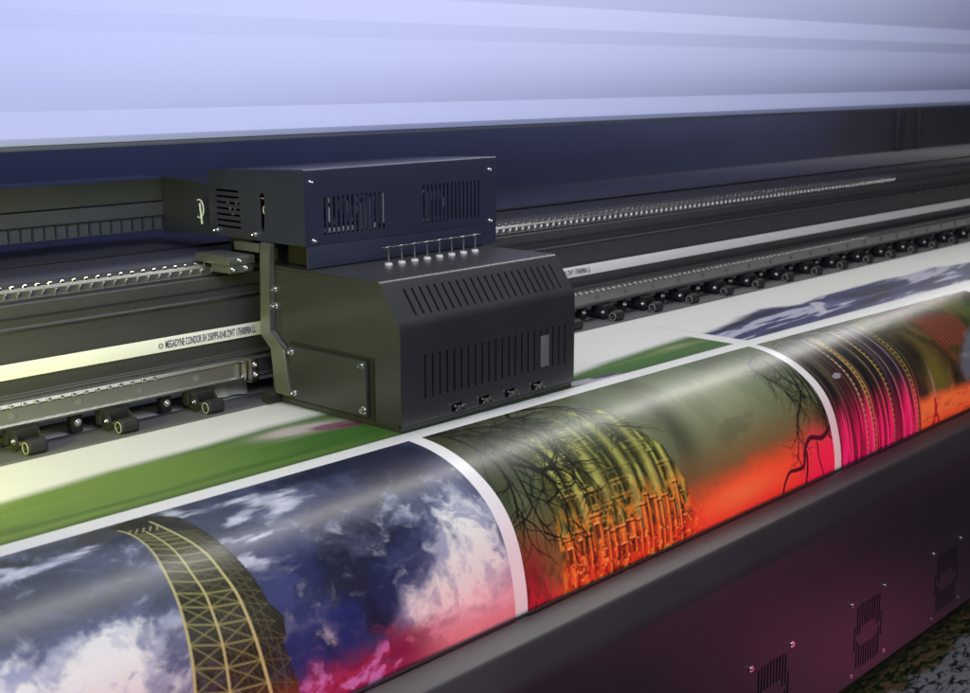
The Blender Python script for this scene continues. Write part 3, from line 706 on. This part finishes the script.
bt = thing('drive_belt', 'flat white timing belt with small printed lettering stretched along the black beam', 'drive belt')
bm = bmesh.new(); box(bm, -.6, 6, 1.6170, 1.6190, Z(-.4045), Z(-.3835), .0004); ob('belt_strip', bm, 'belt', bt)
def lettering(txt, x, z, h, w, parent):
    cu = bpy.data.curves.new('belt_lettering', 'FONT'); cu.body = txt; cu.size = h; cu.extrude = .00005
    cu.offset = .0003
    t = bpy.data.objects.new('t', cu); COL.objects.link(t); dg = bpy.context.evaluated_depsgraph_get(); dg.update()
    me = bpy.data.meshes.new_from_object(t.evaluated_get(dg)); bpy.data.objects.remove(t)
    xs_ = [v.co.x for v in me.vertices]; k = w / (max(xs_) - min(xs_))
    for v in me.vertices: v.co.x *= k
    o = link('belt_lettering', me, M['ink'], parent)
    o.rotation_euler = (R(90), 0, 0); o.location = (x, 1.6167, z)
    return o
lettering('MEGADYNE CONDOR SH 25RPP5-0140 ZWT 17E40898A LL', 1.068, Z(-.3995), .0160, .166, bt)
lettering('25RPP5-0140 ZWT 17E40898A LL', 1.962, Z(-.3995), .0150, .125, bt)
bm = bmesh.new()
cyl(bm, (1.0605, 1.6168, Z(-.395)), (1.0605, 1.6166, Z(-.395)), .0042, n=18); ob('belt_emblem', bm, 'ink', bt)
bm = bmesh.new()
for a_ in range(4):
    t = a_ * math.pi / 4
    cyl(bm, (1.0605 - .0034 * math.cos(t), 1.6165, Z(-.395) - .0034 * math.sin(t)), (1.0605 + .0034 * math.cos(t), 1.6165, Z(-.395) + .0034 * math.sin(t)), .0004, n=6)
ob('belt_emblem', bm, 'belt', bt)

# ================================================================= pinch rollers
def make_roller():
    t = thing('pinch_roller', 'x', 'pinch roller', group='pinch rollers under the beam')
    bm = bmesh.new(); r = .0118; w = .027; n = 28; prev = None
    for k in range(15):                                        # ribbed rubber tyre
        x = -w / 2 + w * k / 14; rr_ = r - (.0006 if k % 2 else 0) - (.0012 if k in (0, 14) else 0)
        ring = [bm.verts.new((x, rr_ * math.cos(2 * math.pi * i / n), .0118 + rr_ * math.sin(2 * math.pi * i / n))) for i in range(n)]
        if prev:
            for i in range(n): bm.faces.new((prev[i], prev[(i + 1) % n], ring[(i + 1) % n], ring[i]))
        else: bm.faces.new(ring[::-1])
        prev = ring
    bm.faces.new(prev); ob('rubber_wheel', bm, 'rubber', t)
    bm = bmesh.new()
    pts = [(-w / 2 - .0004, .0076 * math.cos(a), .0118 + .0076 * math.sin(a)) for a in np.linspace(0, 2 * math.pi, 25)]
    torus_arc(bm, pts, .0008, 6); ob('hub_ring', bm, 'ring', t)
    bm = bmesh.new(); cyl(bm, (-w / 2 - .0025, 0, .0118), (w / 2 + .002, 0, .0118), .0026, n=12); ob('axle', bm, 'chrome', t)
    bm = bmesh.new()                                            # swing arm
    for s in (-1, 1):
        x0 = s * (w / 2 + .0035) - .0015
        prism(bm, [(.0125, .009), (.016, .006), (.05, .012), (.052, .03), (.03, .033), (.016, .024), (.0125, .018)], x0, x0 + .003)
    box(bm, -w / 2 - .004, w / 2 + .004, .020, .05, .016, .032, .002); ob('swing_arm', bm, 'dark', t)
    bm = bmesh.new()                                            # hanging U plate
    box(bm, -.024, -.018, .030, .040, .012, .0337, .0005); box(bm, .018, .024, .030, .040, .012, .0337, .0005); box(bm, -.024, .024, .030, .034, .026, .0337, .0005)
    box(bm, -.003, .003, .0295, .033, .018, .030, .001); ob('bracket_plate', bm, 'bumper', t)
    o = link('screw', SC_L, M['chrome'], t); o.location = (-.0180, .022, .018)
    o = link('screw', SC_F, M['chrome'], t); o.location = (-.050, .045, .018)
    bm = bmesh.new(); box(bm, -.058, -.042, .045, .06, .004, .0337, .001); ob('mounting_block', bm, 'dark', t)
    return t
proto = make_roller()
ords = ['first', 'second', 'third', 'fourth', 'fifth', 'sixth', 'seventh', 'eighth', 'ninth', 'tenth', 'eleventh', 'twelfth', 'thirteenth', 'fourteenth', 'fifteenth']
rx = [(.965, 'black pinch roller on the white sheet, middle of the three left of the carriage'), (.825, 'black pinch roller on the white sheet, leftmost of all, at the photo edge'),
      (1.112, 'black pinch roller on the white sheet, nearest on the left of the carriage')]
rx += [(1.975 + .1385 * k, 'black pinch roller on the white sheet, %s to the right of the carriage' % ords[k]) for k in range(15)]
for i, (x, lab) in enumerate(rx):
    o = proto if i == 0 else copy_tree(proto)
    o.location = (x, 1.566, BED + .0006); o['label'] = lab
    if i > 3:
        o.rotation_euler.z = random.uniform(-.05, .05); o.location.x += random.uniform(-.003, .003)

# pale folded film behind the rollers near the carriage
bm = bmesh.new(); xs_ = np.linspace(0, .062, 40)
fr = [(float(x), 1.626 + .003 * math.sin(x * 190) + .003 * math.sin(x * 71)) for x in xs_]
for (xa, ya), (xb, yb) in zip(fr[:-1], fr[1:]):
    za, zb = BED + .004 + 0.02 * max(0, xa - .045), BED + .004 + .02 * max(0, xb - .045)
    v = [bm.verts.new((1.156 + xa, ya, za)), bm.verts.new((1.156 + xb, yb, zb)), bm.verts.new((1.156 + xb, yb + .004, Z(-.476))), bm.verts.new((1.156 + xa, ya + .004, Z(-.476)))]
    bm.faces.new(v)
bmesh.ops.remove_doubles(bm, verts=bm.verts, dist=1e-5)
bmesh.ops.solidify(bm, geom=bm.faces[:], thickness=.0006)
props(ob('folded_film', bm, 'pale'), 'pale folded plastic film hanging behind the pinch roller left of the carriage', 'plastic film')

# ================================================================= tray, back wall, hood, chain
tr = thing('rear_tray', 'flat dark shelf behind the beam on which the cable chain lies', 'tray')
bm = bmesh.new(); box(bm, -.6, 6, 1.6785, 2.148, Z(-.29), Z(-.2845), .001); ob('tray_plate', bm, 'wall', tr)
bm = bmesh.new(); box(bm, -.6, 6, 1.80, 1.806, Z(-.2844), Z(-.280), .001); ob('tray_lip', bm, 'bumper', tr)
bw = thing('back_panel', 'dark blue rear panel of the printer behind the rails', 'printer panel')
bm = bmesh.new(); box(bm, -1.2, 7, 2.15, 2.17, Z(-.5), Z(.35)); ob('panel_sheet', bm, 'wall', bw)
for x, w in ((4.58, .05), (4.76, .012)):
    bm = bmesh.new(); box(bm, x, x + w, 2.135, 2.1498, Z(-.28), Z(.1), .003); ob('panel_post', bm, 'wall', bw)

hd = thing('printer_hood', 'pale blue folded metal lid across the top of the printer', 'printer hood')
A = [(1.662, -.098), (1.650, -.098), (1.649, -.088), (1.655, -.0775), (1.700, .0005), (1.722, .045), (1.742, .0878), (1.771, .1335), (1.812, .237), (1.86, .25), (1.96, .25), (1.96, .243), (1.865, .243), (1.70, .02), (1.662, -.07)]
bm = bmesh.new(); prism(bm, rounded([(y, Z(z)) for y, z in A], [0, .002, .003, .006, .010, .03, .012, .015, .01, .01, 0, 0, 0, 0, 0], 6), -1.2, 7)
ob('lid_sheet', bm, 'hood', hd, sm=25)
bm = bmesh.new(); box(bm, -1.2, 7, 1.6505, 1.672, Z(-.1045), Z(-.0985), .001); ob('edge_trim', bm, 'chain', hd)

ch = thing('cable_chain', 'grey folded cable chain lying behind the beam to the left of the carriage', 'cable chain')
bm = bmesh.new(); box(bm, -.5, 1.245, 1.852, 1.93, Z(-.208), Z(-.171), .002); ob('upper_run', bm, 'chain', ch)
bm = bmesh.new(); box(bm, -.5, 1.30, 1.850, 1.932, Z(-.2555), Z(-.2095), .002); ob('lower_run', bm, 'chain', ch)
bm = bmesh.new(); box(bm, -.5, 1.295, 1.8465, 1.8498, Z(-.2335), Z(-.2315)); ob('seam_line', bm, 'bumper', ch)
bm = bmesh.new(); box(bm, -.0008, .0008, 1.8478, 1.8499, -.0095, .0095); ml = from_bm(bm, 'link_gap')
for k in range(26):
    o = link('link_gap', ml, M['bumper'], ch); o.location = (.80 + k * .0195, 0, Z(-.2435))

# ================================================================= print carriage
cg = thing('print_carriage', 'black two-tier print head carriage with slotted covers riding over the bed', 'printer carriage')
XL, XR = 1.225, 1.613
# lower cover as a hollow shell
pl = rounded([(y, Z(z)) for y, z in [(1.280, -.493), (1.280, -.345), (1.322, -.287), (1.565, -.287), (1.565, -.493)]], [.004, .022, .009, .003, .002], 8)
bm = bmesh.new(); prism(bm, pl, XL, XR)
es = [e for e in bm.edges if (abs(e.verts[0].co.x - XL) < 1e-6 and abs(e.verts[1].co.x - XL) < 1e-6) or (abs(e.verts[0].co.x - XR) < 1e-6 and abs(e.verts[1].co.x - XR) < 1e-6)]
bmesh.ops.bevel(bm, geom=es, offset=.0050, segments=4, affect='EDGES', profile=.6)
me = from_bm(bm, 'lower_cover')
cb = bmesh.new()
prism(cb, [(y, Z(z)) for y, z in [(1.2825, -.52), (1.2825, -.3495), (1.3235, -.2895), (1.5625, -.2895), (1.5625, -.52)]], XL + .0025, XR - .0025)
me = cut(me, cb)
cb = bmesh.new()
for k in range(22):                                              # slots of the sloped face
    x = 1.262 + k * .01535
    v = [(1.3250, -.309), (1.2790, -.3585)]
    d = Vector((0, 1.322 - 1.280, -.287 + .349)).normalized(); nrm = Vector((0, -d.z, d.y))
    p0 = Vector((x, 1.2885, Z(-.3365))); p1 = Vector((x, 1.3125, Z(-.301)))
    a = nrm * .012
    vs_ = []
    for p in (p0, p1):
        for s in (-1, 1):
            for xx in (0, .0040): vs_.append(cb.verts.new(p + a * s + Vector((xx, 0, 0))))
    for f in ((0, 1, 3, 2), (4, 6, 7, 5), (0, 4, 5, 1), (2, 3, 7, 6), (0, 2, 6, 4), (1, 5, 7, 3)): cb.faces.new([vs_[q] for q in f])
for k in range(22):
    x = 1.272 + k * .0150; box(cb, x, x + .0036, 1.27, 1.292, Z(-.457), Z(-.393))
for x in (1.341, 1.400, 1.459, 1.521): box(cb, x - .014, x + .014, 1.27, 1.292, Z(-.488), Z(-.476))
lc = link('lower_cover', cut(me, cb), M['cover'], cg)
# upper box
UX = 1.645
pl = rounded([(y, Z(z)) for y, z in [(1.478, -.252), (1.478, -.139), (1.712, -.150), (1.712, -.252)]], [.001, .003, .003, .001], 4)
bm = bmesh.new(); prism(bm, pl, XL, UX); me = from_bm(bm, 'upper_box')
cb = bmesh.new(); prism(cb, [(y, Z(z)) for y, z in [(1.4795, -.27), (1.4795, -.1415), (1.710, -.1525), (1.710, -.27)]], XL + .0015, UX - .0015); me = cut(me, cb)
cb = bmesh.new()
for k in range(14): x = 1.262 + k * .0092; box(cb, x, x + .0038, 1.46, 1.50, Z(-.238), Z(-.181))
for k in range(15): x = 1.470 + k * .0092; box(cb, x, x + .0034, 1.46, 1.50, Z(-.238), Z(-.176))
for k in range(7): z = -.1785 - k * .0093; box(cb, 1.21, 1.24, 1.634 - .0005 * k, 1.692, Z(z - .0036), Z(z))
prism(cb, [(1.577 + .0062 * math.sin(a), Z(-.185) + .0062 * math.cos(a)) for a in np.linspace(-2.1, 2.1, 14)] + [(1.5805, Z(-.236)), (1.5735, Z(-.236))], 1.21, 1.24)
link('upper_box', cut(me, cb), M['box'], cg)
bm = bmesh.new(); box(bm, XL + .003, UX - .001, 1.478, 1.480, Z(-.2855), Z(-.2522), .0004); ob('front_apron', bm, 'box', cg)
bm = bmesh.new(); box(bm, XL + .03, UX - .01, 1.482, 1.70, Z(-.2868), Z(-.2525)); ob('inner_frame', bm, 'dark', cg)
# things seen through the slots
inn = random.Random(3)
for (x, z, w, h, mt) in ((1.275, -.205, .006, .03, 'white'), (1.300, -.232, .060, .007, 'white'), (1.330, -.205, .012, .012, 'lgrey'), (1.352, -.212, .030, .05, 'lgrey'), (1.366, -.232, .010, .008, 'white'),
                         (1.480, -.232, .018, .007, 'white'), (1.4745, -.205, .006, .040, 'white'), (1.505, -.215, .035, .030, 'pale'), (1.515, -.224, .025, .022, 'lgrey'), (1.275, -.188, .008, .02, 'pale'), (1.385, -.205, .008, .05, 'pale'), (1.34, -.19, .02, .012, 'lgrey'), (1.492, -.210, .045, .045, 'lgrey'), (1.31, -.20, .008, .02, 'lgrey')):
    bm = bmesh.new(); box(bm, x - w / 2, x + w / 2, 1.4815, 1.487, Z(z - h / 2), Z(z + h / 2), .0008); ob('circuit_part', bm, mt, cg)
bm = bmesh.new(); torus_arc(bm, [(1.262 + .004 * k, 1.49, Z(-.205 + .02 * math.sin(k * .7))) for k in range(30)], .0018, 6); ob('inner_cable', bm, 'lgrey', cg)
bm = bmesh.new(); torus_arc(bm, [(1.236, 1.64 + .005 * k, Z(-.205 + .013 * math.sin(k * .9))) for k in range(9)], .0016, 6); ob('inner_cable', bm, 'white', cg)
bm = bmesh.new(); cyl(bm, (1.229, 1.57, Z(-.187)), (1.229, 1.584, Z(-.187)), .001, n=8); ob('pink_tube', bm, 'pink', cg)
bm = bmesh.new(); torus_arc(bm, [(1.230, 1.577 + .004 * math.cos(a), Z(-.205) + .006 * math.sin(a)) for a in np.linspace(-2, 2.4, 9)], .001, 6); ob('inner_cable', bm, 'white', cg)
for (x, z, w, h, mt) in ((1.538, -.429, .020, .050, 'lgrey'),):
    bm = bmesh.new(); box(bm, x - w / 2, x + w / 2, 1.2786, 1.2798, Z(z - h / 2), Z(z + h / 2), .0004); ob('grey_sticker', bm, mt, cg)
for x, z, h, mt in ((1.318, -.425, .03, 'lgrey'), (1.337, -.44, .018, 'lgrey'), (1.366, -.405, .02, 'lgrey'), (1.372, -.436, .014, 'red'), (1.395, -.43, .026, 'white'), (1.413, -.40, .014, 'red'),
                    (1.424, -.428, .028, 'white'), (1.45, -.41, .01, 'lgrey'), (1.478, -.43, .02, 'lgrey'), (1.30, -.44, .02, 'lgrey')):
    bm = bmesh.new(); torus_arc(bm, [(x, 1.288, Z(z - h / 2)), (x + .003, 1.287, Z(z)), (x + .001, 1.289, Z(z + h / 2))], .0013, 6); ob('inner_wire', bm, mt, cg)
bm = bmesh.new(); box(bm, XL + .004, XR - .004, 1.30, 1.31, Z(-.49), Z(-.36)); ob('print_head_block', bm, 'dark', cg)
bm = bmesh.new()
for k in range(3): box(bm, 1.4225 + k * .0095, 1.4285 + k * .0095, 1.2870, 1.2884, Z(-.3398), Z(-.3378), .0003)
ob('slot_glint', bm, 'chrome', cg)  # three chrome chips imitate a glint inside the slots
# side hatch; a raised black plate imitates the shadow gap around it
bm = bmesh.new(); box(bm, XL - .0012, XL + .001, 1.333, 1.520, Z(-.4905), Z(-.3985)); ob('hatch_gap_shade', bm, 'dark', cg)
bm = bmesh.new(); prism(bm, [(y, Z(z)) for y, z in [(1.343, -.486), (1.343, -.4035), (1.518, -.4035), (1.518, -.486)]], XL - .007, XL - .0014)
bmesh.ops.bevel(bm, geom=bm.edges[:], offset=.0012, segments=2, affect='EDGES'); ob('side_hatch', bm, 'cover', cg)
for y, z in ((1.510, -.413), (1.354, -.411), (1.506, -.476), (1.350, -.476)): screw(SC_L2, (XL - .007, y, Z(z)), cg)
for y, z in ((1.694, -.244), (1.597, -.243), (1.553, -.323), (1.552, -.349)): screw(SC_L2, (XL - .0002, y, Z(z)), cg)
for x, z in ((1.239, -.158), (1.243, -.245), (1.628, -.160), (1.630, -.246)): screw(SC_F, (x, 1.4779, Z(z)), cg)
for z in (-.422, -.452):
    bm = bmesh.new(); torus_arc(bm, [(XL - .002, 1.535 - k * .004, Z(z) + .0006 * (k % 2)) for k in range(4)], .0012, 6); ob('red_wire', bm, 'red', cg)
# mounting bracket
bm = bmesh.new()
prism(bm, [(y, Z(z)) for y, z in [(1.572, -.252), (1.548, -.252), (1.556, -.388), (1.522, -.410), (1.512, -.482), (1.546, -.482), (1.552, -.412), (1.578, -.395)]], XL - .012, XL - .0015)
bmesh.ops.bevel(bm, geom=bm.edges[:], offset=.0015, segments=2, affect='EDGES'); ob('mounting_bracket', bm, 'rail', cg)
bm = bmesh.new(); box(bm, XL - .012, XL - .002, 1.574, 1.635, Z(-.268), Z(-.2555), .001); ob('bracket_arm', bm, 'rail', cg)
# slider blocks on both rails
bm = bmesh.new(); box(bm, 1.165, 1.215, 1.586, 1.672, Z(-.285), Z(-.272), .002); box(bm, 1.17, 1.214, 1.59, 1.637, Z(-.298), Z(-.2855), .002); ob('slider_block', bm, 'rail', cg)
bm = bmesh.new(); box(bm, 1.196, 1.2125, 1.583, 1.5935, Z(-.470), Z(-.432), .002); ob('slider_block', bm, 'steel', cg)
bm = bmesh.new(); box(bm, 1.186, 1.1955, 1.585, 1.5935, Z(-.464), Z(-.434), .0015); ob('wiper_seal', bm, 'chrome', cg)
for x, y, z in ((1.186, 1.5858, -.2785), (1.20, 1.5895, -.291), (1.176, 1.5895, -.292), (1.205, 1.583, -.442), (1.206, 1.583, -.458)): screw(SC_F, (x, y, Z(z)), cg)
screw(SC_L2, (1.208, 1.555, Z(-.486)), cg)
bm = bmesh.new(); cyl(bm, (1.200, 1.553, Z(-.4878)), (1.226, 1.553, Z(-.4878)), .0105, n=24); ob('guide_wheel', bm, 'rubber', cg)
# rear connecting arm to the chain
bm = bmesh.new(); prism(bm, [(y, Z(z)) for y, z in [(1.7125, -.175), (1.7125, -.252), (1.85, -.262), (1.85, -.168)]], 1.232, 1.30); ob('chain_arm', bm, 'box', cg)
bm = bmesh.new(); torus_arc(bm, [(1.221 - .004, 1.727 + .011 * math.cos(a), Z(-.212) + .0145 * math.sin(a)) for a in np.linspace(1.2, 5.2, 14)], .0013, 8)
torus_arc(bm, [(1.216, 1.724, Z(-.203)), (1.216, 1.720, Z(-.236))], .0016, 8); ob('cable_clip', bm, 'white', cg)
# row of pins on the lower cover
for k in range(8):
    x = 1.345 + k * .0288; y = 1.428 + k * .0012
    bm = bmesh.new(); cyl(bm, (x, y, Z(-.287)), (x, y, Z(-.2605)), .0014, n=10); box(bm, x - .0085, x + .0085, y - .002, y + .002, Z(-.2612), Z(-.2598), .0003)
    pin = ob('standing_pin', bm, 'chrome', cg)
    bm = bmesh.new(); cyl(bm, (x, y, Z(-.2868)), (x, y, Z(-.2835)), .0062, .0055, n=20); o = ob('pin_base', bm, 'white', pin)
    if k < 8:
        bm = bmesh.new(); torus_arc(bm, [(x - .013, y, Z(-.2595)), (x - .004, y + .001, Z(-.2602)), (x + .002, y, Z(-.2592)), (x + .0145, y + .001, Z(-.2602))], .0009, 6); ob('pin_wire', bm, 'steel', pin)
# latches under the lower slots
for x in (1.341, 1.400, 1.459, 1.521):
    bm = bmesh.new()
    cyl(bm, (x, 1.2735, Z(-.482)), (x, 1.286, Z(-.482)), .0036, n=16)
    for s in (-1, 1):
        cyl(bm, (x + s * .002, 1.2755, Z(-.482)), (x + s * .0105, 1.2745, Z(-.482 + s * .0035)), .0022, .0016, n=10)
        cyl(bm, (x + s * .0095, 1.2775, Z(-.482 - s * .003)), (x + s * .0095, 1.2725, Z(-.482 - s * .003)), .0022, n=12)
    cyl(bm, (x + .002, 1.275, Z(-.481)), (x + .005, 1.2735, Z(-.4745)), .0012, n=8)
    ob('wing_latch', bm, 'chrome', cg)

# ================================================================= camera
cam = bpy.data.cameras.new('camera'); co = bpy.data.objects.new('camera', cam); COL.objects.link(co)
r_ = Vector((.674836, -.737968, 0)); u_ = Vector((.152463, .139420, .978426)); f_ = Vector((.722047, .660277, -.206598))
mw = Matrix.Identity(4)
for i in range(3): mw[i][0] = r_[i]; mw[i][1] = u_[i]; mw[i][2] = -f_[i]
mw.translation = Vector((0, 0, CZ)); co.matrix_world = mw
cam.sensor_width = 36; cam.lens = 1300 / 970 * 36; cam.clip_end = 50; cam.clip_start = .05
cam.dof.use_dof = True; cam.dof.focus_distance = 1.95; cam.dof.aperture_fstop = 7.5
S.camera = co

# ================================================================= light
def area(name, loc, target, sx, sy, power, color, spin=0.):
    l = bpy.data.lights.new(name, 'AREA'); l.shape = 'RECTANGLE'; l.size = sx; l.size_y = sy; l.energy = power; l.color = color
    o = bpy.data.objects.new(name, l); COL.objects.link(o); o.location = (loc[0], loc[1], CZ + loc[2])
    d = Vector(target) - Vector(loc)
    o.rotation_euler = (d.to_track_quat('-Z', 'Y').to_matrix() @ Matrix.Rotation(spin, 3, 'Z')).to_euler()
    return o
area('ceiling_tube', (3.5, 1.75, .90), (3.5, 1.70, -.5), 6.4, .13, 42, (1, .98, .95), R(10))
area('room_light', (.9, -.6, 1.0), (2.0, 1.4, -.4), 2.4, 1.0, 30, (.96, .98, 1))
area('blue_light', (.1, .1, .9), (1.3, 1.75, .05), 2.2, .4, 15, (.54, .60, 1.0))  # added lamp, imitates a blue colour wash over the hood
area('hidden_wall_fill', (1.6, 1.86, -.03), (1.6, 2.15, -.12), 5, .05, 4, (.38, .45, 1.0))  # added blue strip, unseen behind the lid, brightens the back panel
yl = area('yellow_light', (.28, 1.38, -.33), (.95, 1.64, -.42), .12, .12, 1.35, (.82, .86, .14)); yl.data.spread = R(80)  # added lamp out of view at left, imitates a yellow-green colour veil
area('magenta_light', (3.4, .38, -1.68), (2.8, .97, -1.2), .8, .2, 1.1, (1, .12, .36))  # added lamp low at right, imitates a magenta veil on the cover
rl = area('rose_light', (1.7, .0, -.67), (1.7, 1.05, -.67), 3.2, .08, 1.1, (1, .28, .30)); rl.data.spread = R(20)  # added unseen lamp that tints the sheet's bend pink

w = bpy.data.worlds.new('World'); S.world = w; w.use_nodes = True
w.node_tree.nodes['Background'].inputs[0].default_value = (.55, .62, .8, 1); w.node_tree.nodes['Background'].inputs[1].default_value = .05
S.view_settings.view_transform = 'Standard'; S.view_settings.look = 'None'; S.view_settings.exposure = 0; S.view_settings.gamma = 1
S.render.engine = 'CYCLES'; S.cycles.use_denoising = True; S.cycles.max_bounces = 6; S.cycles.sample_clamp_indirect = 3
